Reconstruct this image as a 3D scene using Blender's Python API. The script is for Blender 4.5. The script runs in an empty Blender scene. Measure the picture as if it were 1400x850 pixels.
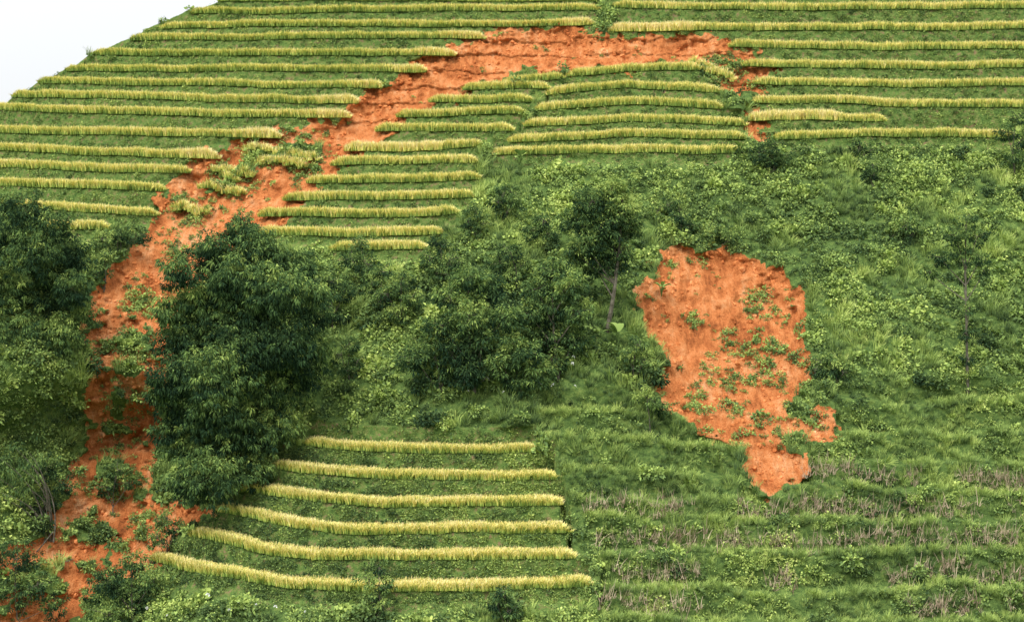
import bpy, math, numpy as np
from mathutils import Vector
rng=np.random.default_rng(7)
F=2400.0
# ------------------------------------------------------------ helpers
def vnoise(x,y,seed=0):
    x=np.asarray(x,float);y=np.asarray(y,float)
    xi=np.floor(x).astype(np.int64);yi=np.floor(y).astype(np.int64)
    fx=x-xi;fy=y-yi
    fx=fx*fx*(3-2*fx);fy=fy*fy*(3-2*fy)
    def h(a,b):
        n=(a*374761393+b*668265263+seed*982451653)&0xffffffff
        n=((n^(n>>13))*1274126177)&0xffffffff
        n=(n^(n>>16))&0xffff
        return n/65535.0
    a=h(xi,yi);b=h(xi+1,yi);c=h(xi,yi+1);d=h(xi+1,yi+1)
    return (a*(1-fx)+b*fx)*(1-fy)+(c*(1-fx)+d*fx)*fy
def fbm(x,y,o=4,seed=0):
    s=0;a=1;t=0
    for i in range(o):
        s=s+a*(vnoise(x*2**i+17.3*i,y*2**i-9.1*i,seed+i)*2-1);t+=a;a*=.5
    return s/t
def sm(a,b,x):
    t=np.clip((x-a)/(b-a),0,1);return t*t*(3-2*t)
def base(x,z):
    x=np.asarray(x,float);z=np.asarray(z,float)
    y=150+1.19*z
    xg=np.interp(z,[-26,-15,0,8,14,22],[-36,-33,-33,-30,-25,-8])
    dp=np.interp(z,[-40,-26,-12,5,18,28],[6,9,8,4,1.5,0])
    y=y+dp*np.exp(-((x-xg)/8)**2)
    low=1-sm(-12,-4,z)
    y=y+.02*np.clip(-9-x,0,22)**2*low
    y=y-.25*np.clip(-38-x,0,30)*(1-sm(0,10,z))
    y=y-4*np.exp(-((x-2)/14)**2-((z+2)/10)**2)
    y=y+2*np.exp(-((x-18)/7)**2-((z+1)/9)**2)
    y=y+.006*np.clip(-x-10,0,60)**2*sm(3,12,z)
    y=y+1.4*fbm(x/20,z/16,2,5)
    return y
def W(px,py):
    px=np.asarray(px,float);py=np.asarray(py,float)
    y=np.full(np.broadcast(px,py).shape,150.0)
    for i in range(60):
        y=.5*y+.5*base((px-700)/F*y,(425-py)/F*y)
    return (px-700)/F*y,y,(425-py)/F*y
def sdf(poly,px,py):
    P=np.array(poly,float);d=np.full(px.shape,1e9);ins=np.zeros(px.shape,bool)
    for i in range(len(P)):
        a=P[i];b=P[(i+1)%len(P)]
        e=b-a;wx=px-a[0];wy=py-a[1]
        t=np.clip((wx*e[0]+wy*e[1])/(e@e+1e-9),0,1)
        d=np.minimum(d,(wx-t*e[0])**2+(wy-t*e[1])**2)
        c=((a[1]>py)!=(b[1]>py))
        xx=(b[0]-a[0])*(py-a[1])/((b[1]-a[1]) if b[1]!=a[1] else 1e-9)+a[0]
        ins^=(c&(px<xx))
    d=np.sqrt(d);return np.where(ins,d,-d)
def nrm(v):
    return v/(np.linalg.norm(v,axis=-1,keepdims=True)+1e-9)

# ------------------------------------------------------------ survey data
slideA=[(-40,775),(0,752),(50,735),(95,662),(130,600),(116,560),(128,500),(108,440),(146,380),(194,330),(210,290),(258,222),(330,199),(385,172),(470,158),(500,127),(560,100),(592,77),(640,54),(700,39),(760,38),(830,41),(845,50),(990,50),(1012,72),(1032,100),(1036,128),(1000,126),(960,90),(900,84),(850,94),(815,82),(780,94),(700,100),(650,117),(600,141),(550,170),(512,200),(470,226),(445,252),(405,292),(350,315),(300,350),(262,395),(235,450),(225,520),(215,600),(205,660),(215,690),(262,690),(302,692),(250,730),(205,775),(135,797),(95,850),(80,900),(-40,900),(20,790)]
slideB=[(910,347),(925,338),(950,342),(985,340),(1010,350),(1035,352),(1050,370),(1068,373),(1096,400),(1092,420),(1100,440),(1098,480),(1114,508),(1088,528),(1080,560),(1104,578),(1085,600),(1060,603),(1095,622),(1104,648),(1078,658),(1052,684),(1037,668),(1012,612),(985,600),(960,592),(935,578),(918,560),(888,532),(905,515),(915,498),(896,470),(884,440),(868,412),(895,380),(893,360)]
slideC=[(1018,150),(1040,145),(1048,185),(1040,198),(1018,190)]
slideD=[(1095,575),(1138,560),(1135,595),(1105,600)]
slideF=[(1000,60),(1060,95),(1045,135),(1010,110)]
patchA=[(385,208,46,10),(318,233,24,6),(300,256,26,6),(178,468,22,11),(165,505,24,10),(158,560,8,30),(150,645,26,16),(112,728,34,9),(60,795,36,16)]
tuftB=[(1042,420,26,24),(1055,487,52,34),(952,434,16,16),(955,363,22,9),(1098,552,24,30),(985,560,40,14),(1000,520,48,14),(935,505,24,14),(962,552,28,18),(1075,600,24,14),(1015,600,34,12),(1000,460,20,16),(915,370,10,10),(1120,575,20,14),(960,590,24,10),(1060,520,34,12),(1080,420,12,10),(1040,575,24,12),
 (385,215,60,16),(310,245,50,24),(265,290,40,20),(420,235,30,18),(400,185,40,8),(985,95,40,18),(1030,130,14,25),(190,410,30,25),(160,480,50,35),(170,560,30,40),(150,650,50,40),(90,740,50,25),(200,710,30,20),(240,345,30,14)]
sil=[(-900,520),(-400,330),(-200,236),(0,142),(20,130),(55,110),(95,91),(130,71),(180,50),(222,30),(265,12),(305,0),(380,-30),(560,-90),(900,-150),(1500,-170),(2200,-120)]
Lr=[
 ([(335,-22),(830,-20)],0,0),([(300,3),(560,2),(815,2)],0,0),([(262,20),(560,17),(818,15)],0,0),([(222,38),(500,37),(700,36),(810,35)],1,0),
 ([(180,56),(420,54),(662,54)],1,0),([(128,76),(380,76),(621,76)],1,0),([(92,98),(330,98),(582,99)],1,0),([(54,115),(300,118),(524,121)],1,0),
 ([(20,133),(260,138),(490,143)],1,0),([(-60,150),(0,152),(250,158),(476,163)],1,0),([(-60,178),(0,181),(200,187),(381,190)],1,0),([(-60,206),(0,207),(150,212),(296,217)],1,0),
 ([(-60,228),(0,229),(130,234),(259,238)],0,0),([(-60,254),(0,256),(120,260),(226,264)],0,0),([(-60,282),(0,284),(120,290),(214,296)],0,0),([(60,312),(150,316)],0,0),
 ([(838,-12),(1460,-14)],0,0),([(840,12),(1100,14),(1460,12)],0,0),([(836,45),(1000,42),(1200,43),(1460,40)],0,1),([(1000,64),(1200,68),(1460,65)],0,0),([(1018,91),(1200,95),(1460,92)],0,0),([(1034,115),(1240,120),(1460,116)],0,0),
 ([(1030,140),(1190,143),(1196,147),(1460,148)],0,0),([(1025,166),(1120,164),(1212,166)],0,1),([(1060,190),(1200,187),(1385,190)],0,0),
 ([(780,106),(860,98),(958,96)],0,0),([(690,116),(770,108)],0,0),([(750,129),(860,119),(985,127)],0,0),([(636,124),(700,122),(748,122)],0,0),([(590,141),(660,141),(728,140)],0,0),
 ([(735,151),(870,145),(990,150)],0,0),([(545,160),(640,158),(715,157)],0,0),([(718,173),(860,167),(1020,172)],0,0),([(515,183),(600,181),(702,178)],0,0),
 ([(698,194),(860,187),(1020,192)],0,0),([(474,206),(570,206),(660,201)],0,1),([(674,214),(860,208),(1010,211)],0,0),([(455,227),(560,226),(652,222)],0,0),
 ([(422,251),(540,250),(655,247)],0,0),([(390,274),(520,275),(648,271)],0,0),([(356,296),(500,298),(625,294)],0,0),([(356,321),(480,324),(604,319)],0,0),([(455,344),(580,342)],0,0),
 ([(418,607),(480,614),(580,619),(735,619)],0,0),([(375,640),(440,651),(560,658),(762,656)],0,0),([(330,670),(400,682),(520,693),(768,692)],0,0),([(300,701),(370,715),(480,727),(600,730),(779,727)],0,0),
 ([(262,735),(340,754),(450,766),(600,769),(785,763)],0,0),([(208,766),(280,786),(380,800),(520,810),(660,809),(808,803)],0,0)]
isl=[[(335,206),(385,212),(438,220)],[(290,234),(346,242)],[(272,257),(335,268)],[(236,284),(285,294)],[(965,98),(1005,110)],[(350,222),(420,230)],[(940,88),(975,92)],[(300,246),(325,250)]]
Lw=[[(1140,546),(1460,552)],[(735,562),(915,567)],[(740,600),(1000,614)],[(1130,590),(1460,602)],[(765,640),(1010,650)],[(1112,634),(1460,640)],[(778,674),(1040,690)],[(1100,670),(1460,674)],
 [(800,716),(1100,712),(1460,716)],[(818,761),(1100,760),(1460,758)],[(826,806),(1100,810),(1460,806)],[(820,856),(1100,852),(1460,850)]]
def wl(pts,j=0,s=0):
    p=np.array(pts,float)
    px=np.arange(p[0,0],p[-1,0]+.1,4.0)
    py=np.interp(px,p[:,0],p[:,1])
    if len(px)>12:
        k=np.ones(9)/9
        py=np.convolve(np.pad(py,4,mode='edge'),k,'valid')
    x,y,z=W(px,py);o=np.argsort(x);x=x[o];z=z[o]
    z=z+j*(fbm(x/3.5,x*0+s*3.7,3,88)+fbm(x/13,x*0+s*1.7,2,89));return x,y[o],z
RL=[(wl(a,.17,i),b,c) for i,(a,b,c) in enumerate(Lr)]; WLn=[wl(a,.5,i) for i,a in enumerate(Lw)]; IL=[wl(a) for a in isl]

# ------------------------------------------------------------ hillside sheet
xc=np.concatenate([[-500,-350,-240,-160,-115,-90,-80],np.arange(-72,72,.18),[80,90,115,160,240,350,500]])
zr=np.concatenate([[-62,-56,-50,-44,-40,-37],np.arange(-34,46,.12),[48,52,58]])
X,Z=np.meshgrid(xc,zr)
Y=base(X,Z)
PX=700+F*X/Y;PY=425-F*Z/Y
n1=fbm(X/1.8,Z/1.8,4,11);n2=fbm(X/.6,Z/.6,3,23)
sA=sdf(slideA,PX,PY)
S=np.maximum.reduce([sA,sdf(slideB,PX,PY),sdf(slideC,PX,PY),sdf(slideD,PX,PY),sdf(slideF,PX,PY)])
S=S+3+17*n1+13*n2
for (a,b,ra,rb) in patchA:
    d=(np.sqrt(((PX-a)/ra)**2+((PY-b)/rb)**2)-1)*min(ra,rb)+11*n1+9*n2
    S=np.minimum(S,d*1.0)
lowA=sm(400,460,PY)*(PX<330)
S=np.where(lowA>0,np.minimum(S,(0.36-fbm(X/1.6,Z/1.3,4,77))*40+12*(1-lowA)),S)
soil=sm(-3,3,S)
T=np.zeros_like(Y);TW=np.zeros_like(Y)
allL=[(l[0],0) for l in RL]+[(l,1) for l in WLn]
zl=np.array([np.interp(xc,l[0],l[2],left=np.nan,right=np.nan) for l,k in allL]);kind=np.array([k for _,k in allL])
Yb=Y.copy()
for j in range(len(xc)):
    c=zl[:,j];ok=~np.isnan(c)
    if ok.sum()==0: continue
    zz=c[ok];kk=kind[ok];o=np.argsort(zz);zz=zz[o];kk=kk[o]
    yb=base(np.full(len(zz),xc[j]),zz)
    for i in range(len(zz)):
        M=T if kk[i]==0 else TW
        if i+1<len(zz) and .7<zz[i+1]-zz[i]<4.2:
            m=(zr>=zz[i])&(zr<zz[i+1]);g=zz[i+1]-zz[i];f=(zr[m]-zz[i])/g
            y0=yb[i];y1=yb[i+1];lean=min(.6,.3*abs(y1-y0))
            Y[m,j]=np.interp(f,[0,.14,.2,1],[y0,y1-lean-.05,y1-lean,y1]);M[m,j]=1
        elif i+1==len(zz) or zz[i+1]-zz[i]>=4.2:
            m=(zr>=zz[i])&(zr<zz[i]+1.9);f=zr[m]-zz[i];ye=float(base(xc[j],zz[i]+1.9))
            Y[m,j]=np.interp(f,[0,.22,1.9],[yb[i],max(yb[i]+.5,ye-.3),ye]);M[m,j]=1
        if i==0 or zz[i]-zz[i-1]>=4.2:
            m=(zr<zz[i])&(zr>zz[i]-1.3);f=(zz[i]-zr[m])/1.3
            Y[m,j]=yb[i]-.25*f+ (Yb[m,j]-yb[i]+.25)*f**3;M[m,j]=1
ns=(1-soil)*(1-T)*(1-.6*TW)
Y-=1.2*fbm(X/3.2,Z/2.6,4,31)*ns
Y-=.16*fbm(X/.8,Z/.5,3,41)*np.maximum(T,TW)
u=X+.45*Z+.5*n1
rill=np.abs(fbm(np.where(PX<800,u,X+.4*n1)/1.1,Z/5,3,51))
dep=sm(0,20,S)
Y=np.where(S>-3,Yb*soil+Y*(1-soil),Y)
ledge=(1-sm(150,200,PY))*.35*(np.mod(Z/1.9+.3*n1,1)-.5)
Y+=soil*(.45+.7*dep)-soil*(1.0*fbm(X/3,Z/3,4,61)+.5*fbm(X/.9,Z/.7,4,62)-1.8*np.clip(.16-rill,0,1))+soil*ledge
sx,sy,sz=W([p[0] for p in sil],[p[1] for p in sil])
o=np.argsort(sx);crest=np.interp(xc,sx[o],sz[o])
crest=crest-np.clip(-80-xc,0,1e3)*.12
crest=crest+.25*fbm(xc/2.5,xc*0+3,3,9)
E=np.clip(Z-crest[None,:],0,None)
Zf=Z-E*1.3;Yf=Y+2.2*E
GY=Yf.copy()
fl=[(-63,60),(-63.5,20),(-64,-60),(-64,-400)]
Xa=np.vstack([np.tile(xc,(4,1)),X]);Za=np.vstack([np.full((1,len(xc)),a) for a,b in fl][::-1]+[Zf])
Ya=np.vstack([np.full((1,len(xc)),b) for a,b in fl][::-1]+[Yf])
pad=lambda A,v=0:np.vstack([np.full((4,len(xc)),float(v)),A])
def fill(me,co,q,smooth=True):
    me.vertices.add(len(co));me.vertices.foreach_set('co',co.astype(np.float32).reshape(-1))
    n=q.shape[1]
    me.loops.add(q.size);me.loops.foreach_set('vertex_index',q.astype(np.int32).reshape(-1))
    me.polygons.add(len(q));me.polygons.foreach_set('loop_start',(np.arange(len(q))*n).astype(np.int32))
    try: me.polygons.foreach_set('loop_total',np.full(len(q),n,np.int32))
    except Exception: pass
    me.polygons.foreach_set('use_smooth',np.full(len(q),smooth,bool))
    me.update(calc_edges=True)
def grid_mesh(name,Xa,Ya,Za,attrs):
    H,Wd=Xa.shape
    me=bpy.data.meshes.new(name)
    co=np.stack([Xa,Ya,Za],-1).reshape(-1,3)
    idx=np.arange(H*Wd).reshape(H,Wd)
    q=np.stack([idx[:-1,:-1],idx[:-1,1:],idx[1:,1:],idx[1:,:-1]],-1).reshape(-1,4)
    fill(me,co,q)
    for k,v in attrs.items():
        a=me.attributes.new(k,'FLOAT','POINT');a.data.foreach_set('value',v.reshape(-1).astype(np.float32))
    return me
def link(name,me,mat=None,parent=None):
    ob=bpy.data.objects.new(name,me);bpy.context.scene.collection.objects.link(ob)
    if mat: me.materials.append(mat)
    if parent: ob.parent=parent
    return ob
# ------------------------------------------------------------ materials
class NT:
    def __init__(s,mat):
        mat.use_nodes=True;s.t=mat.node_tree;s.t.nodes.clear()
    def n(s,ty,**k):
        n=s.t.nodes.new(ty)
        for a,b in k.items(): setattr(n,a,b)
        return n
    def l(s,a,b): s.t.links.new(a,b)
    def ramp(s,stops,fac=None):
        r=s.n('ShaderNodeValToRGB');e=r.color_ramp.elements
        while len(e)<len(stops): e.new(.5)
        for el,(p,c) in zip(e,stops): el.position=p;el.color=(*c,1)
        if fac is not None: s.l(fac,r.inputs[0])
        return r.outputs[0]
    def math(s,op,a,b=0,clamp=False):
        m=s.n('ShaderNodeMath',operation=op);m.use_clamp=clamp
        for i,v in enumerate((a,b)):
            if isinstance(v,(int,float)): m.inputs[i].default_value=v
            else: s.l(v,m.inputs[i])
        return m.outputs[0]
    def noise(s,scale,detail=5,vec=None,rough=.6):
        m=s.n('ShaderNodeTexNoise');m.inputs['Scale'].default_value=scale;m.inputs['Detail'].default_value=detail;m.inputs['Roughness'].default_value=rough
        if vec is not None: s.l(vec,m.inputs['Vector'])
        return m.outputs[0]
    def mix(s,f,a,b,mode='MIX'):
        m=s.n('ShaderNodeMix',data_type='RGBA',blend_type=mode)
        for i,v in ((0,f),(6,a),(7,b)):
            if isinstance(v,(int,float)): m.inputs[i].default_value=v
            elif isinstance(v,tuple): m.inputs[i].default_value=(*v,1)
            else: s.l(v,m.inputs[i])
        return m.outputs[2]
    def attr(s,name,ty='GEOMETRY'):
        a=s.n('ShaderNodeAttribute',attribute_name=name);a.attribute_type=ty;return a.outputs['Fac']
def foliage_mat(name,stops,inst=True,spread=.5,transl=0):
    m=bpy.data.materials.new(name);N=NT(m)
    t=N.attr('tint','INSTANCER' if inst else 'GEOMETRY')
    lv=N.attr('lv')
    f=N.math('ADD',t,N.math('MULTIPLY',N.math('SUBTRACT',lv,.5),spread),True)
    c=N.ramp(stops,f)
    p=N.n('ShaderNodeBsdfDiffuse');N.l(c,p.inputs['Color'])
    o=N.n('ShaderNodeOutputMaterial')
    if transl:
        tr=N.n('ShaderNodeBsdfTranslucent');N.l(c,tr.inputs[0])
        mx=N.n('ShaderNodeMixShader');mx.inputs[0].default_value=transl
        N.l(p.outputs[0],mx.inputs[1]);N.l(tr.outputs[0],mx.inputs[2]);N.l(mx.outputs[0],o.inputs[0])
    else: N.l(p.outputs[0],o.inputs[0])
    return m
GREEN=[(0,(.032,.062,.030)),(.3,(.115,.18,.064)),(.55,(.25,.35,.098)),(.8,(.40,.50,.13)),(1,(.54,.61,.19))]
M_herb=foliage_mat('herb_leaves',GREEN,spread=.6)
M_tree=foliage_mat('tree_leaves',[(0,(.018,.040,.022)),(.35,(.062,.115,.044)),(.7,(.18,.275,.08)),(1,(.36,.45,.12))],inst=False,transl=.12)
M_rice=foliage_mat('rice',[(0,(.14,.22,.05)),(.3,(.33,.43,.09)),(.5,(.62,.60,.14)),(.72,(.88,.75,.24)),(1,(.88,.76,.40))],spread=1.0)
M_dry=foliage_mat('dry_stalks',[(0,(.22,.16,.11)),(1,(.56,.45,.32))])
M_white=foliage_mat('petals',[(0,(.7,.7,.65)),(1,(.8,.8,.78))])
def simple(name,stops,scale):
    m=bpy.data.materials.new(name);N=NT(m)
    g=N.n('ShaderNodeNewGeometry')
    c=N.ramp(stops,N.noise(scale,3,g.outputs['Position']))
    p=N.n('ShaderNodeBsdfDiffuse');N.l(c,p.inputs[0])
    o=N.n('ShaderNodeOutputMaterial');N.l(p.outputs[0],o.inputs[0]);return m
M_bark=simple('bark',[(.3,(.06,.055,.04)),(.7,(.20,.18,.14))],3)
M_culm=simple('bamboo_culm',[(.3,(.05,.07,.03)),(.7,(.13,.15,.07))],2)
def soil_color(N,pos):
    mp=N.n('ShaderNodeMapping');mp.inputs['Scale'].default_value=(1,.3,.3);N.l(pos,mp.inputs[0])
    big=N.noise(.25,3,pos);mid=N.noise(1.6,5,mp.outputs[0],.7);fine=N.noise(7,4,pos,.75)
    f=N.math('ADD',N.math('MULTIPLY',big,.35),N.math('ADD',N.math('MULTIPLY',mid,.4),N.math('MULTIPLY',fine,.25)))
    c=N.ramp([(.37,(.21,.070,.026)),(.44,(.42,.135,.045)),(.50,(.58,.205,.070)),(.56,(.66,.28,.115)),(.63,(.70,.40,.21))],f)
    sp=N.math('MULTIPLY',N.math('SUBTRACT',.41,fine),6,True)
    return N.mix(sp,c,(.17,.065,.03)),fine,mid
def terrain_mat():
    m=bpy.data.materials.new('hillside_ground');N=NT(m)
    pos=N.n('ShaderNodeNewGeometry').outputs['Position']
    sc,fine,mid=soil_color(N,pos)
    nz=N.noise(2.0,5,pos,.78)
    g=N.ramp([(.3,(.04,.07,.025)),(.5,(.11,.18,.05)),(.62,(.18,.25,.065)),(.8,(.22,.18,.09))],nz)
    gr=N.ramp([(.30,(.045,.08,.028)),(.46,(.13,.22,.055)),(.56,(.19,.24,.07)),(.64,(.30,.20,.12))],nz)
    g=N.mix(N.attr('ter'),g,gr)
    msk=N.math('ADD',N.attr('soil'),N.math('MULTIPLY',N.math('SUBTRACT',nz,.5),1.2))
    mr=N.n('ShaderNodeMapRange');N.l(msk,mr.inputs[0]);mr.inputs[1].default_value=.42;mr.inputs[2].default_value=.58
    c=N.mix(mr.outputs[0],g,sc)
    p=N.n('ShaderNodeBsdfDiffuse');N.l(c,p.inputs[0])
    b=N.n('ShaderNodeBump');b.inputs['Strength'].default_value=1.0;b.inputs['Distance'].default_value=.4
    N.l(N.math('ADD',mid,N.math('MULTIPLY',fine,.5)),b.inputs['Height']);N.l(b.outputs[0],p.inputs['Normal'])
    o=N.n('ShaderNodeOutputMaterial');N.l(p.outputs[0],o.inputs[0]);return m
M_ter=terrain_mat()
def clod_mat():
    m=bpy.data.materials.new('red_clay');N=NT(m)
    pos=N.n('ShaderNodeNewGeometry').outputs['Position'];sc,f,_=soil_color(N,pos)
    p=N.n('ShaderNodeBsdfDiffuse');N.l(sc,p.inputs[0])
    o=N.n('ShaderNodeOutputMaterial');N.l(p.outputs[0],o.inputs[0]);return m
M_clod=clod_mat()
link('terraced_hillside',grid_mesh('terraced_hillside',Xa,Ya,Za,{'soil':pad(soil),'ter':pad(T)}),M_ter)
def look(A,x,z):
    j=np.clip(np.searchsorted(xc,x),1,len(xc)-1);i=np.clip(np.searchsorted(zr,z),1,len(zr)-1)
    tx=np.clip((x-xc[j-1])/(xc[j]-xc[j-1]),0,1);tz=np.clip((z-zr[i-1])/(zr[i]-zr[i-1]),0,1)
    return (A[i-1,j-1]*(1-tx)+A[i-1,j]*tx)*(1-tz)+(A[i,j-1]*(1-tx)+A[i,j]*tx)*tz
def crest_at(x): return np.interp(x,xc,crest)
# ------------------------------------------------------------ leaf meshes
def leaves(C,D,L,Wd,droop=.0):
    n=len(C);D=nrm(D);R=nrm(np.cross(D,rng.normal(size=(n,3))))
    L=np.broadcast_to(L,(n,))[:,None];Wd=np.broadcast_to(Wd,(n,))[:,None]
    dz=np.array([0,0,-1.])[None,:]*droop*L
    v=np.stack([C,C+D*L*.45+R*Wd,C+D*L+dz,C+D*L*.45-R*Wd],1).reshape(-1,3)
    return v,np.arange(4*n).reshape(n,4)
def leafmesh(name,parts,mat):
    vs=[];qs=[];lv=[];tn=[];o=0
    for v,q,l,t in parts:
        vs.append(v);qs.append(q+o);lv.append(np.broadcast_to(l,(len(v),)));tn.append(np.broadcast_to(t,(len(v),)));o+=len(v)
    me=bpy.data.meshes.new(name);fill(me,np.vstack(vs),np.vstack(qs),False)
    for k,d in (('lv',lv),('tint',tn)):
        a=me.attributes.new(k,'FLOAT','POINT');a.data.foreach_set('value',np.concatenate(d).astype(np.float32))
    if mat: me.materials.append(mat)
    return me
def rdir(n): return nrm(rng.normal(size=(n,3)))
def herb(n=64,r=.5,h=.45,L=.22,w=.075):
    d=rdir(n);d[:,2]=np.abs(d[:,2]);rad=rng.uniform(.45,1,n)**.6
    C=d*rad[:,None]*np.array([r,r,h]);C*=(1+.22*rng.normal(size=(n,1)))
    D=d+rng.normal(size=(n,3))*.7
    v,q=leaves(C,D,L*rng.uniform(.6,1.4,n),w*rng.uniform(.7,1.3,n),.2)
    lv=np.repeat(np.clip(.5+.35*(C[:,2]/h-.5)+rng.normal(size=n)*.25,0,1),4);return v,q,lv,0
def blades(n=50,h=.8,r=.2,w=.02,spread=.5,lv0=.2,lv1=.8,segs=3,droop=.35):
    a=rng.uniform(0,6.28,n);rr=r*np.sqrt(rng.uniform(0,1,n));hh=h*rng.uniform(.6,1.1,n)
    out=spread*rng.uniform(.1,1,n);b=a+rng.normal(size=n)*.6
    P=[]
    for s in range(segs+1):
        t=s/segs
        x=rr*np.cos(a)+np.cos(b)*out*hh*t**1.7;y=rr*np.sin(a)+np.sin(b)*out*hh*t**1.7
        z=hh*(t-droop*out*t**3)
        ww=w*(1-.75*t)
        sxd=-np.sin(b+.7);syd=np.cos(b+.7)
        P.append(np.stack([np.stack([x-sxd*ww,y-syd*ww,z],-1),np.stack([x+sxd*ww,y+syd*ww,z],-1)],1))
    P=np.stack(P,1)
    v=P.reshape(-1,3);idx=np.arange(n*(segs+1)*2).reshape(n,segs+1,2)
    q=np.stack([idx[:,:-1,0],idx[:,:-1,1],idx[:,1:,1],idx[:,1:,0]],-1).reshape(-1,4)
    t=np.tile(np.repeat(np.linspace(0,1,segs+1),2),n)
    lv=lv0+(lv1-lv0)*t+np.repeat(rng.normal(size=n)*.12,(segs+1)*2)
    return v,q,np.clip(lv,0,1),0
def shrub(n=380,r=1.0):
    parts=[]
    k=9;c=rdir(k)*rng.uniform(.3,.75,(k,1))*r;c[:,2]=np.abs(c[:,2])*.9+.15
    for i in range(k):
        m=n//k;d=rdir(m);rad=r*rng.uniform(.3,.5)
        C=c[i]+d*rad*rng.uniform(.5,1.05,(m,1))
        v,q=leaves(C,d+rng.normal(size=(m,3))*.6+[0,0,.2],.24*rng.uniform(.6,1.3,m),.07,.2)
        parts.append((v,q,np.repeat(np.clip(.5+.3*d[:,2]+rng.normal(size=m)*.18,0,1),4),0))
    return parts
def srccol(name,meshes):
    col=bpy.data.collections.new(name)
    for i,me in enumerate(meshes):
        ob=bpy.data.objects.new(name+'_'+'abcdefgh'[i],me);col.objects.link(ob)
    return col
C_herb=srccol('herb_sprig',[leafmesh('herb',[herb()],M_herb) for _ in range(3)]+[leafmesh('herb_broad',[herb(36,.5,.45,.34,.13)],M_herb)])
C_weed=srccol('bank_weed',[leafmesh('weed',[herb(40,.5,.4,.25,.08),blades(12,.6,.35,.026,.9,segs=2)],M_herb) for _ in range(3)])
C_grass=srccol('grass_tuft',[leafmesh('tuft',[blades(34,.9,.3,.026,.8,.15,.85,2)],M_herb) for _ in range(3)])
def ricem():
    a=blades(12,.85,.18,.030,.28,.1,.45,2);b=blades(32,1.02,.2,.030,.45,.3,1.05,3,.8)
    return leafmesh('rice_hill',[a,b],M_rice)
C_rice=srccol('rice_hill',[ricem() for _ in range(4)])
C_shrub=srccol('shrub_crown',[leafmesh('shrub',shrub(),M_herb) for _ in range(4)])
def stalk():
    return leafmesh('stalk',[blades(2,1.3,.2,.026,.35,.3,1,3,0),blades(3,.9,.15,.03,.9,.1,.8,2,1.2)],M_dry)
C_dry=srccol('dry_stalk',[stalk() for _ in range(5)])
C_flower=srccol('flower',[leafmesh('flower',[herb(12,.08,.08,.10,.05)],M_white)])
def clod():
    import bmesh
    bm=bmesh.new();bmesh.ops.create_icosphere(bm,subdivisions=2,radius=.5)
    for v in bm.verts: v.co*=float(.75+.5*rng.random());v.co.z*=.7
    me=bpy.data.meshes.new('clod');bm.to_mesh(me);bm.free();me.materials.append(M_clod);return me
C_clod=srccol('clay_clod',[clod() for _ in range(3)])
def scatter(name,P,scl,tint,col,tilt=.15):
    n=len(P);me=bpy.data.meshes.new(name);me.vertices.add(n);me.vertices.foreach_set('co',P.astype(np.float32).reshape(-1))
    def at(k,ty,v,f='value'):
        a=me.attributes.new(k,ty,'POINT');a.data.foreach_set(f,v.reshape(-1))
    rot=np.stack([rng.normal(size=n)*tilt,rng.normal(size=n)*tilt,rng.uniform(0,6.28,n)],-1)
    if np.ndim(scl)==1: scl=np.stack([scl,scl,scl],-1)
    at('rot','FLOAT_VECTOR',rot.astype(np.float32),'vector');at('scl','FLOAT_VECTOR',scl.astype(np.float32),'vector')
    at('tint','FLOAT',np.clip(tint,0,1).astype(np.float32));at('pick','INT',rng.integers(0,len(col.objects),n).astype(np.int32))
    me.update();ob=link(name,me)
    g=bpy.data.node_groups.new(name+'_nodes','GeometryNodeTree')
    g.interface.new_socket('Geometry',in_out='INPUT',socket_type='NodeSocketGeometry');g.interface.new_socket('Geometry',in_out='OUTPUT',socket_type='NodeSocketGeometry')
    N=g.nodes;i=N.new('NodeGroupInput');o=N.new('NodeGroupOutput');ip=N.new('GeometryNodeInstanceOnPoints');ci=N.new('GeometryNodeCollectionInfo')
    ci.inputs['Collection'].default_value=col;ci.inputs['Separate Children'].default_value=True;ci.inputs['Reset Children'].default_value=True
    def na(k,ty):
        a=N.new('GeometryNodeInputNamedAttribute');a.data_type=ty;a.inputs['Name'].default_value=k;return a.outputs['Attribute']
    L=g.links.new
    L(i.outputs[0],ip.inputs['Points']);L(ci.outputs[0],ip.inputs['Instance']);ip.inputs['Pick Instance'].default_value=True
    L(na('pick','INT'),ip.inputs['Instance Index']);L(na('rot','FLOAT_VECTOR'),ip.inputs['Rotation']);L(na('scl','FLOAT_VECTOR'),ip.inputs['Scale'])
    L(ip.outputs[0],o.inputs[0])
    md=ob.modifiers.new('scatter','NODES');md.node_group=g;return ob
def sample(n,x0=-68,x1=68,z0=-30,z1=44):
    x=rng.uniform(x0,x1,n);z=rng.uniform(z0,z1,n)
    k=z<crest_at(x)-.05;x=x[k];z=z[k]
    y=look(GY,x,z);return x,y,z
def cull(x,y,z,m=4):
    h=y*700/F+m;v=y*425/F+m*.5
    return (np.abs(x)<h)&(np.abs(z)<v)
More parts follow.
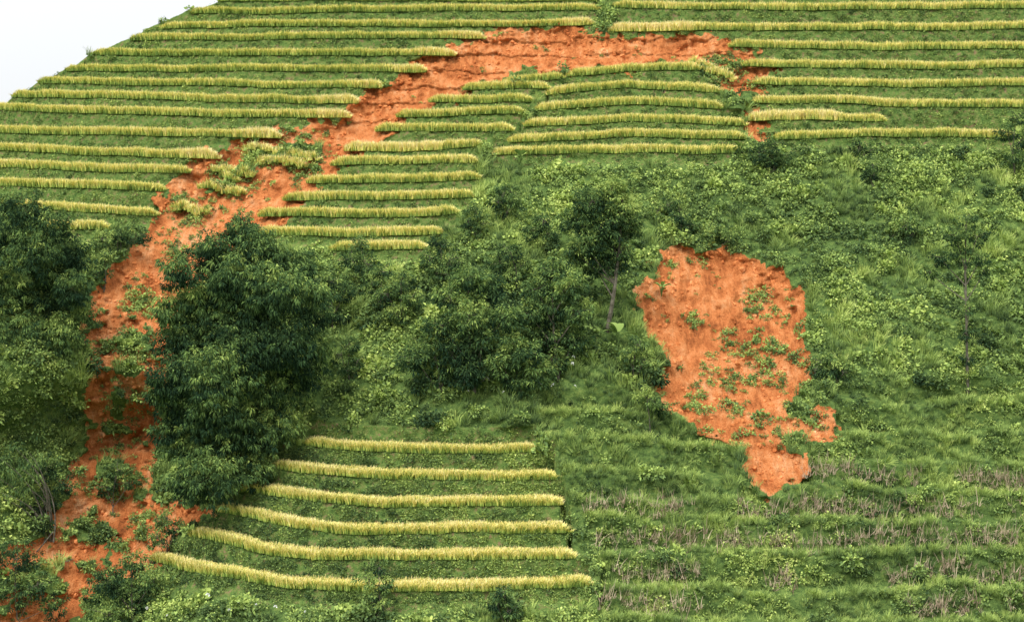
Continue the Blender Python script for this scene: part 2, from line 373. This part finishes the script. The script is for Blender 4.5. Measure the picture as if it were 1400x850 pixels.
# undergrowth
x,y,z=sample(42000);k=cull(x,y,z);x,y,z=x[k],y[k],z[k]
s=look(soil,x,z);t=look(T,x,z);tw=look(TW,x,z);px=700+F*x/y;py=425-F*z/y
keep=(s<.25)&(t<.3)
x,y,z,tw,px,py=[a[keep] for a in (x,y,z,tw,px,py)]
big=fbm(x/7,z/6,3,101);med=fbm(x/1.7,z/1.5,3,102);sml=rng.normal(size=len(x))
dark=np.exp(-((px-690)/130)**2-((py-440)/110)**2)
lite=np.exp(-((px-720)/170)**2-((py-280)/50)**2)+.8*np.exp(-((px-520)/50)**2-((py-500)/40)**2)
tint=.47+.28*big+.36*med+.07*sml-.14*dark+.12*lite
lane=(px>740)&(py>530)
sc=rng.uniform(.55,1.25,len(x))*(1+.3*med)*np.where(tw>.5,.75,1)
g=(fbm(x/3.5,z/3,3,130)+.3*lite>.24)|(lane&(rng.random(len(x))<.3))
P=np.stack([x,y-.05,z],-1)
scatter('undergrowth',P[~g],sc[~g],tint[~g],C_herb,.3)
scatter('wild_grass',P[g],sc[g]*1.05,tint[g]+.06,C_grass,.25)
# bank weeds
x,y,z=sample(60000);x2,y2,z2=sample(9000,-32,6,-24,-10);x,y,z=[np.concatenate(q) for q in ((x,x2),(y,y2),(z,z2))]
k=cull(x,y,z,2);x,y,z=x[k],y[k],z[k]
t=look(T,x,z);s=look(soil,x,z);bare=fbm(x/1.0,z/.7,3,140);low=z<-6
k=(t>.6)&(s<.3)&(bare<np.where(low,.26,.42));x,y,z=x[k],y[k],z[k]
tint=.45+.34*fbm(x/1.3,z/.8,3,141)+.14*fbm(x/12,z/9,2,142)-.03*(z<-6)+.06*rng.normal(size=len(x))
scatter('terrace_bank_weeds',np.stack([x,y+.02,z-.12],-1),rng.uniform(.3,.72,len(x)),tint,C_weed,.5)
# plants on the scars
x,y,z=sample(70000);s=look(soil,x,z);pch=fbm(x/1.3,z/1.1,3,150);px=700+F*x/y;py=425-F*z/y
pb=np.zeros(len(x))
for a,b,ra,rb in tuftB: pb=np.maximum(pb,np.exp(-(((px-a)/ra)**2+((py-b)/rb)**2)**1.5))
pr=.5*(pch>.34)*np.where(px>800,.6,1)+pb*1.3*sm(-.45,.15,pch)
k=(s>.5)&(rng.random(len(x))<pr);x,y,z,pb=x[k],y[k],z[k],pb[k]
scatter('scar_seedlings',np.stack([x,y-.05,z],-1),rng.uniform(.2,.55,len(x))*(1+.9*pb),rng.uniform(.25,.68,len(x)),C_herb)
x,y,z=sample(60000);s=look(soil,x,z);k=(s>.7)&(fbm(x/2.5,z/2.5,3,160)>-.1);x,y,z=x[k],y[k],z[k]
scatter('clay_clods',np.stack([x,y,z],-1),.08+.5*rng.random(len(x))**4,x*0,C_clod,1.)
# rice
PP=[];SS=[];TT=[]
def rice_row(l,rd,ld,rows=5,t0=0,hs=1.0,rag=0):
    lx,ly,lz=l
    ln=lx[-1]-lx[0]
    if lz.mean()>6: rows=min(rows,4)
    for r in range(rows):
        n=max(3,int(ln/.25));xx=np.linspace(lx[0],lx[-1],n)+rng.normal(size=n)*.07
        zz=np.interp(xx,lx,lz);yy=base(xx,zz)
        back=-.02+r*.34+rng.normal(size=n)*.05
        P=np.stack([xx,yy+back,zz+.04+.09*back+rag*rng.normal(size=n)],-1)
        ends=np.minimum(xx-lx[0],lx[-1]-xx)
        h=hs*(1.0+.24*fbm(xx/1.5,zz*3+r,3,170))*(.35+.65*sm(-.4,.8,ends))*(1-.03*r)
        dr=np.zeros(n)
        if rd: dr=np.maximum(dr,1-sm(2.0,5.5,lx[-1]-xx))
        if ld: dr=np.maximum(dr,1-sm(8,10,xx-lx[0]))
        tint=t0+.16*fbm(xx/4,zz/3,3,171)+.08*rng.normal(size=n)+.25*dr
        k=(zz<crest_at(xx)+.3)&(rng.random(n)>(.05 if rag==0 else .35))
        PP.append(P[k]);SS.append(np.stack([h*0+1.1,h*0+1.1,h*(1+.2*dr)],-1)[k]);TT.append(tint[k])
for (l,rd,ld),(pts,_,_) in zip(RL,Lr):
    top=pts[0][1]<130 and pts[0][0]<400
    rice_row(l,rd,ld,t0=.27 if top else (.42 if pts[0][1]>600 else .35),hs=.88 if top else (.80 if pts[0][1]>600 else .96))
for l in IL: rice_row(l,1,1,3,.2,.75,.16)
P=np.vstack(PP);scatter('rice_plants',P,np.vstack(SS),np.concatenate(TT),C_rice,.08)
# overgrown terraces
PP=[];TT=[];DP=[]
for i,l in enumerate(WLn):
    lx,ly,lz=l
    for r in range(2):
        n=int((lx[-1]-lx[0])/.36);xx=rng.uniform(lx[0],lx[-1],n);zz=np.interp(xx,lx,lz);yy=base(xx,zz)
        k=(look(soil,xx,zz)<.4)&(fbm(xx/2.5,xx*0+i,3,186)>-.3)
        PP.append(np.stack([xx,yy-.05+r*.4,zz-.05+rng.normal(size=n)*.12],-1)[k]);TT.append((.58+.25*fbm(xx/2,zz,2,180))[k])
    if i>=7:
        n=int((lx[-1]-lx[0])*9);xx=rng.uniform(lx[0],lx[-1],n);k=fbm(xx/3,xx*0+i*7,3,181)>-.22;xx=xx[k];zz=np.interp(xx,lx,lz)
        dz=rng.uniform(.1,1.4,len(xx));DP.append(np.stack([xx,look(GY,xx,zz+dz)-.45,zz+dz],-1))
P=np.vstack(PP);scatter('terrace_edge_grass',P,rng.uniform(.5,.95,len(P)),np.concatenate(TT),C_grass,.25)
P=np.vstack(DP);scatter('dry_maize_stalks',P,rng.uniform(.5,1.1,len(P)),rng.random(len(P)),C_dry,.22)
# shrubs
x,y,z=sample(5600);k=cull(x,y,z);x,y,z=x[k],y[k],z[k]
px=700+F*x/y;py=425-F*z/y
dn=.14+.65*np.exp(-((px-640)/200)**2-((py-430)/110)**2)+.45*np.exp(-((px-60)/110)**2-((py-560)/130)**2)+.35*(py>815)*(px<800)+.4*np.exp(-((px-100)/70)**2-((py-760)/60)**2)+.08*((px>850)&(py<330))+.4*np.exp(-((px-470)/50)**2-((py-390)/50)**2)
dn=np.where((py<240)&(px<450),0,dn);dn=np.where((px>780)&(py>540),.06,dn)
k=(look(soil,x,z)<.3)&(look(T,x,z)<.2)&(rng.random(len(x))<dn)
x,y,z,px,py=[a[k] for a in (x,y,z,px,py)]
sc=rng.uniform(.45,1.45,len(x))*(1+.25*np.exp(-((px-660)/170)**2-((py-430)/100)**2))
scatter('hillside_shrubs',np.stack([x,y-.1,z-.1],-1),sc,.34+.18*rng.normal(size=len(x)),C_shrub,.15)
x,y,z=sample(9000);px=700+F*x/y;py=425-F*z/y
k=(look(soil,x,z)<.2)&(look(T,x,z)<.2)&(((py>790)&(px<560)&(px>200))|((py>480)&(py<545)&(px>560)&(px<800)))&(rng.random(len(x))<.5)
scatter('white_wildflowers',np.stack([x,y-.6,z+.5],-1)[k],rng.uniform(.7,1.3,k.sum()),x[k]*0+.5,C_flower)

# ------------------------------------------------------------ trees
def tube(pts,rad,n=6):
    pts=np.array(pts,float);rad=np.array(rad,float);m=len(pts)
    t=np.gradient(pts,axis=0);t=nrm(t);up=np.array([.3,.9,.1]);a=nrm(np.cross(t,up));b=np.cross(t,a)
    an=np.linspace(0,2*np.pi,n,endpoint=False)
    v=(pts[:,None]+rad[:,None,None]*(np.cos(an)[None,:,None]*a[:,None]+np.sin(an)[None,:,None]*b[:,None])).reshape(-1,3)
    i=np.arange(m*n).reshape(m,n);j=np.roll(i,-1,1)
    return v,np.stack([i[:-1],j[:-1],j[1:],i[1:]],-1).reshape(-1,4),.5,.5
def curve(a,b,bend,k=7):
    a=np.array(a,float);b=np.array(b,float);t=np.linspace(0,1,k)[:,None]
    return a+(b-a)*t+np.array(bend)*(4*t*(1-t))
def foot(px,py):
    x,y,z=W(px,py);x=float(x);z=float(z)
    return np.array([x,float(look(GY,np.array([x]),np.array([z]))[0]),z])
def tree(name,fpx,lobes,trunk=.18,dens=1.0,tint=.4,leaf=(.30,.055),tuft=.55,depth=.8,droop=.3,fwd=0.,culms=False,m=26):
    f=foot(*fpx);k=f[1]/F
    def rel(p): return np.array([(p[0]-fpx[0])*k,0,(fpx[1]-p[1])*k])
    wood=[];lf=[]
    topi=min(lobes,key=lambda l:l[1]);tp=rel(topi[:2])
    span=max(abs(l[0]-fpx[0])+l[2] for l in lobes)*k
    tr=curve([0,0,-.6],tp*np.array([.9,1,.97]),[rng.normal()*.3,0,0],12)
    if not culms:
        wood.append(tube(tr,np.linspace(trunk,trunk*.25,12)))
    for (a,b,r) in lobes:
        c=rel((a,b));R=r*k
        c[1]=-fwd+rng.uniform(-1,1)*depth*max(.3*span,R*.5)
        if culms:
            for q in range(2):
                e=c+rng.normal(size=3)*R*.3+[0,R*.4,0]
                wood.append(tube(curve([rng.normal()*.5,.6+abs(rng.normal())*.5,-.5],e,[0,2.0,.12*abs(e[0])+.5],10),np.linspace(.055,.015,10),5))
        else:
            h=np.clip((c[2]-R*1.2-.25*abs(c[0]))/max(tp[2],.1),.15,.9)
            st=tr[int(h*11)]
            wood.append(tube(curve(st,c,[0,0,-.08*R]),np.linspace(trunk*.45,.02,7),5))
        nt=int(dens*max(6,26*(R/ .9)**1.6))
        d=rdir(nt);rr=rng.uniform(.45,1.15,(nt,1))
        if culms: rr=np.where(rng.random((nt,1))<.2,rng.uniform(1.1,1.5,(nt,1)),rr)
        ts=np.where(rr[:,0]>1.15,.6,1.0)*rng.uniform(.5,1.1,nt)
        tc=c+d*rr*R*np.array([1,.9,.85])+rng.normal(size=(nt,3))*.15
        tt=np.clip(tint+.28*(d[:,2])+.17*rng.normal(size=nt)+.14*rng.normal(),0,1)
        dd=rdir(nt*m)
        CC=np.repeat(tc,m,0)+dd*rng.uniform(.1,1,(nt*m,1))*tuft*np.repeat(ts,m)[:,None]*np.array([1,1,.6])
        v,qq=leaves(CC,dd+np.repeat(d,m,0)*.5-[0,0,droop],leaf[0]*rng.uniform(.6,1.3,nt*m),leaf[1],droop)
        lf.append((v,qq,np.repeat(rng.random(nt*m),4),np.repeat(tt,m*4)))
        for q in range(min(8,nt)): wood.append(tube(curve(c,tc[q],[0,0,.05],3),[.025,.018,.008],4))
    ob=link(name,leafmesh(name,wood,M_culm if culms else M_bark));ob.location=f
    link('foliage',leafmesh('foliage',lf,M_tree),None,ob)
    return ob
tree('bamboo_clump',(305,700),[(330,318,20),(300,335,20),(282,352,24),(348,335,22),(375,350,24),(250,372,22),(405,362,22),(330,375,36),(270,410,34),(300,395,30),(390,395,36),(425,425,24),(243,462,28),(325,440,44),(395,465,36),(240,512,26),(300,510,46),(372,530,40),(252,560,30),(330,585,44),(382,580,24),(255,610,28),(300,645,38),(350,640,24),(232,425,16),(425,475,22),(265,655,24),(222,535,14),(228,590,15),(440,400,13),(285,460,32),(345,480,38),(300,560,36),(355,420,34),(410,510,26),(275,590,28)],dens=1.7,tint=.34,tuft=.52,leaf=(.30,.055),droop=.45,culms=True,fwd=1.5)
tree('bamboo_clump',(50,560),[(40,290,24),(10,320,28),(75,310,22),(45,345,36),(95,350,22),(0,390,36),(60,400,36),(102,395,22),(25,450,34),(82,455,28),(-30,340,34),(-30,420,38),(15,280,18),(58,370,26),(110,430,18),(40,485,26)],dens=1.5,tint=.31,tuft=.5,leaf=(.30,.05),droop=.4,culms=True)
tree('broadleaf_tree',(828,452),[(835,258,20),(810,275,24),(850,285,24),(788,300,20),(825,305,32),(862,312,15),(800,335,24),(840,340,24),(785,345,14),(815,365,16),(853,255,12),(820,330,28),(845,365,12)],trunk=.2,dens=1.35,tint=.46,tuft=.45,leaf=(.26,.055))
tree('broadleaf_tree',(765,520),[(755,370,18),(735,395,22),(778,392,22),(755,420,28),(725,430,20),(792,425,18),(745,460,26),(785,465,20),(760,495,22)],trunk=.16,tint=.46,tuft=.45,leaf=(.28,.06),dens=1.3)
tree('broadleaf_tree',(650,535),[(640,380,22),(615,405,22),(668,400,24),(640,430,30),(690,435,22),(605,445,22),(660,470,28),(618,485,24),(700,480,22),(640,510,22)],trunk=.16,tint=.36,tuft=.5,leaf=(.30,.06),dens=1.2)
tree('broadleaf_tree',(600,540),[(590,470,24),(570,490,22),(610,500,24),(585,520,22)],trunk=.1,tint=.36,tuft=.45)
tree('broadleaf_tree',(700,535),[(712,480,28),(690,500,24),(735,510,24),(705,520,22)],trunk=.1,tint=.36,tuft=.45)
tree('slender_tree',(1326,528),[(1322,300,13),(1308,322,16),(1336,325,16),(1320,350,18),(1342,352,12),(1290,352,12),(1322,380,12),(1275,372,11),(1325,420,8),(1322,455,9),(1326,490,8),(1348,372,9)],trunk=.13,dens=1.0,tint=.40,tuft=.36,leaf=(.22,.05))
tree('round_bush',(182,862),[(178,775,22),(150,790,22),(210,790,22),(130,815,22),(180,812,34),(230,815,22),(150,840,26),(212,842,28)],trunk=.12,dens=1.3,tint=.36,tuft=.4,leaf=(.22,.05))
for nm,fp,lb,tn in [('sapling',(515,848),[(518,775,12),(505,790,12),(528,795,12),(512,812,14),(525,825,10)],.55),
 ('sapling',(688,858),[(688,808,12),(680,825,16),(700,832,14)],.33),
 ('sapling',(1140,522),[(1140,500,18),(1128,508,14),(1155,510,14)],.48),
 ('shrub',(1052,235),[(1050,200,14),(1036,212,14),(1068,212,14),(1052,222,16)],.35),
 ('shrub',(1175,212),[(1175,200,10),(1163,205,8),(1190,206,9)],.38),
 ('sapling',(694,305),[(692,258,14),(680,275,13),(706,272,14),(694,290,14)],.46),
 ('shrub',(975,340),[(975,318,14),(955,328,14),(998,326,14)],.46),
 ('sapling',(912,300),[(915,278,13),(900,290,12),(928,290,10)],.46),
 ('sapling',(490,400),[(492,335,14),(480,352,16),(500,360,18),(486,380,18)],.34),
 ('sapling',(455,450),[(452,385,16),(470,400,18),(448,420,20),(465,435,16)],.46),
 ('sapling',(1392,245),[(1392,160,12),(1380,180,14),(1400,190,16),(1388,215,14)],.42),
 ('shrub',(330,345),[(332,300,14),(322,318,15),(342,322,13)],.36),
 ('shrub',(170,345),[(165,318,18),(190,322,16),(145,328,16),(120,340,18)],.40),
 ('shrub',(140,390),[(130,375,16),(118,390,16),(140,352,15)],.38),
 ('shrub',(1195,255),[(1195,225,8),(1190,240,10)],.42),
 ('shrub',(60,700),[(60,640,22),(85,660,16),(30,660,22),(60,685,20)],.38),
 ('shrub',(150,705),[(155,645,16),(172,662,16),(140,668,14)],.45),
 ('shrub',(225,760),[(225,710,13),(238,725,14),(212,735,14)],.35),
 ('shrub',(20,850),[(15,770,28),(50,800,24),(10,820,28),(70,828,18)],.38),
 ('sapling',(545,450),[(548,385,18),(530,402,18),(562,408,18),(545,428,20)],.48),
 ('sapling',(520,430),[(522,372,14),(510,388,16),(530,400,16),(518,415,16)],.40),
 ('sapling',(600,395),[(602,335,16),(588,352,16),(614,356,18),(600,375,18)],.42),
 ('sapling',(650,330),[(650,290,12),(640,304,13),(660,306,13),(650,318,12)],.42),
 ('sapling',(745,345),[(742,300,14),(728,315,13),(752,318,15),(740,332,13)],.46),
 ('sapling',(700,400),[(698,345,16),(684,360,18),(712,364,18),(698,382,18)],.48),
 ('sapling',(870,520),[(872,470,14),(860,485,15),(880,492,13)],.42),
 ('sapling',(480,520),[(478,470,14),(466,485,14),(490,492,15),(476,505,14)],.42),
 ('shrub',(930,320),[(930,300,12),(945,308,12),(918,310,11)],.42),
 ('shrub',(1240,330),[(1240,308,12),(1228,318,12),(1252,318,11)],.42),
 ('shrub',(890,590),[(885,545,16),(900,555,16)],.46),
 ('shrub',(1125,520),[(1125,495,12),(1115,505,10)],.42)]:
    tree(nm,fp,lb,trunk=.07,dens=1.0,tint=tn,tuft=.36,leaf=(.22,.05))
def bigleaf(fp,s=1.0):
    f=foot(*fp);parts=[]
    for i in range(11):
        a=rng.uniform(0,6.28);el=rng.uniform(.2,1.2);L=s*rng.uniform(.8,1.3)
        d=np.array([math.cos(a)*math.cos(el),math.sin(a)*math.cos(el),math.sin(el)])
        sd=np.array([-math.sin(a),math.cos(a),0.]);st=np.array([0,-.3,.3])+d*.3
        t=np.linspace(0,1,7);w=.24*s*np.sin(np.pi*(t*.92+.05))**.7
        c=st+d*L*t[:,None]+np.array([0,0,-1])*(.45*L*t**2)[:,None]
        v=np.stack([c-sd*w[:,None]+[0,0,.05],c,c+sd*w[:,None]+[0,0,.05]],1).reshape(-1,3)
        idx=np.arange(21).reshape(7,3)
        q=np.vstack([np.stack([idx[:-1,j],idx[:-1,j+1],idx[1:,j+1],idx[1:,j]],-1) for j in (0,1)])
        parts.append((v,q,.5,rng.uniform(.65,.92)))
        parts.append(tube([[0,0,-.3],st*.5,st],[.04,.03,.02],5)[:2]+(.5,.6))
    ob=link('large_leaf_plant',leafmesh('large_leaf_plant',parts,M_tree));ob.location=f+np.array([0,-.6,.3])
for fp,s in [((845,468),1.4),((410,525),1.5),((385,585),1.2),((712,225),1.1),((270,650),1.3),((690,500),1.2),((905,405),.8),((1010,212),.8),((262,636),1.1)]: bigleaf(fp,s)
f=foot(62,735);parts=[]
for i in range(16):
    e=np.array([rng.uniform(-5.5,-1),rng.uniform(-2.5,1),rng.uniform(3.5,7.5)])
    parts.append(tube(curve([rng.normal()*.25,rng.normal()*.2,-.4],e,[.9,0,.5],9),np.linspace(.075,.02,9),6))
parts.append(tube(curve([-3.2,-1.5,-3.8],[.8,-1.2,.6],[0,0,-.2],6),np.linspace(.07,.05,6),6))
parts.append(tube(curve([-2.6,-1.5,-3.8],[2.5,-1.6,-1.6],[0,0,.1],6),np.linspace(.06,.03,6),6))
ob=link('leaning_bamboo',leafmesh('leaning_bamboo',parts,M_bark));ob.location=f
lf=[]
for i in range(90):
    c=np.array([rng.uniform(-5.5,-.5),rng.uniform(-2.5,1),0]);c[2]=5+rng.normal()*1.2-.1*c[0]
    dd=rdir(26);v,q=leaves(c+dd*rng.uniform(.1,.6,(26,1)),dd-[0,0,.5],.33,.045,.5);lf.append((v,q,np.repeat(rng.random(26),4),rng.uniform(.3,.65)))
link('foliage',leafmesh('foliage',lf,M_tree),None,ob)

# ------------------------------------------------------------ light, sky, camera
sc=bpy.context.scene
w=bpy.data.worlds.new('World');sc.world=w;w.use_nodes=True;N=w.node_tree;N.nodes.clear()
EL=52;AZ=205
sk=N.nodes.new('ShaderNodeTexSky');sk.sky_type='NISHITA';sk.sun_disc=False;sk.sun_elevation=math.radians(EL);sk.sun_rotation=math.radians(AZ);sk.dust_density=5
tc=N.nodes.new('ShaderNodeTexCoord');nz=N.nodes.new('ShaderNodeTexNoise');nz.inputs['Scale'].default_value=2.5;nz.inputs['Detail'].default_value=5
N.links.new(tc.outputs['Generated'],nz.inputs['Vector'])
cr=N.nodes.new('ShaderNodeValToRGB');cr.color_ramp.elements[0].position=.3;cr.color_ramp.elements[0].color=(.90,.935,.955,1);cr.color_ramp.elements[1].position=.7;cr.color_ramp.elements[1].color=(.97,.985,1,1)
N.links.new(nz.outputs[0],cr.inputs[0])
sp=N.nodes.new('ShaderNodeSeparateXYZ');N.links.new(tc.outputs['Generated'],sp.inputs[0])
mr=N.nodes.new('ShaderNodeMapRange');mr.inputs[1].default_value=0;mr.inputs[2].default_value=1;mr.inputs[3].default_value=7.8;mr.inputs[4].default_value=21.;N.links.new(sp.outputs[2],mr.inputs[0])
sca=N.nodes.new('ShaderNodeVectorMath');sca.operation='SCALE';N.links.new(mr.outputs[0],sca.inputs[3]);N.links.new(cr.outputs[0],sca.inputs[0])
mx=N.nodes.new('ShaderNodeMix');mx.data_type='RGBA';mx.inputs[0].default_value=.9;N.links.new(sk.outputs[0],mx.inputs[6]);N.links.new(sca.outputs[0],mx.inputs[7])
bg=N.nodes.new('ShaderNodeBackground');bg.inputs[1].default_value=.115;N.links.new(mx.outputs[2],bg.inputs[0])
wo=N.nodes.new('ShaderNodeOutputWorld');N.links.new(bg.outputs[0],wo.inputs[0])
sl=bpy.data.lights.new('sun','SUN');sl.energy=3.0;sl.angle=math.radians(22);sl.color=(1,.97,.90);so=bpy.data.objects.new('sun',sl);sc.collection.objects.link(so)
az=math.radians(AZ);el=math.radians(EL)
dirv=Vector((math.sin(az)*math.cos(el),math.cos(az)*math.cos(el),math.sin(el)))
so.rotation_euler=dirv.to_track_quat('Z','Y').to_euler()
cam=bpy.data.cameras.new('camera');co=bpy.data.objects.new('camera',cam);sc.collection.objects.link(co)
co.rotation_euler=(math.radians(90),0,0);cam.sensor_width=36;cam.lens=36*F/1400;cam.clip_end=3000;sc.camera=co
sc.view_settings.view_transform='Standard';sc.view_settings.look='None';sc.view_settings.exposure=0
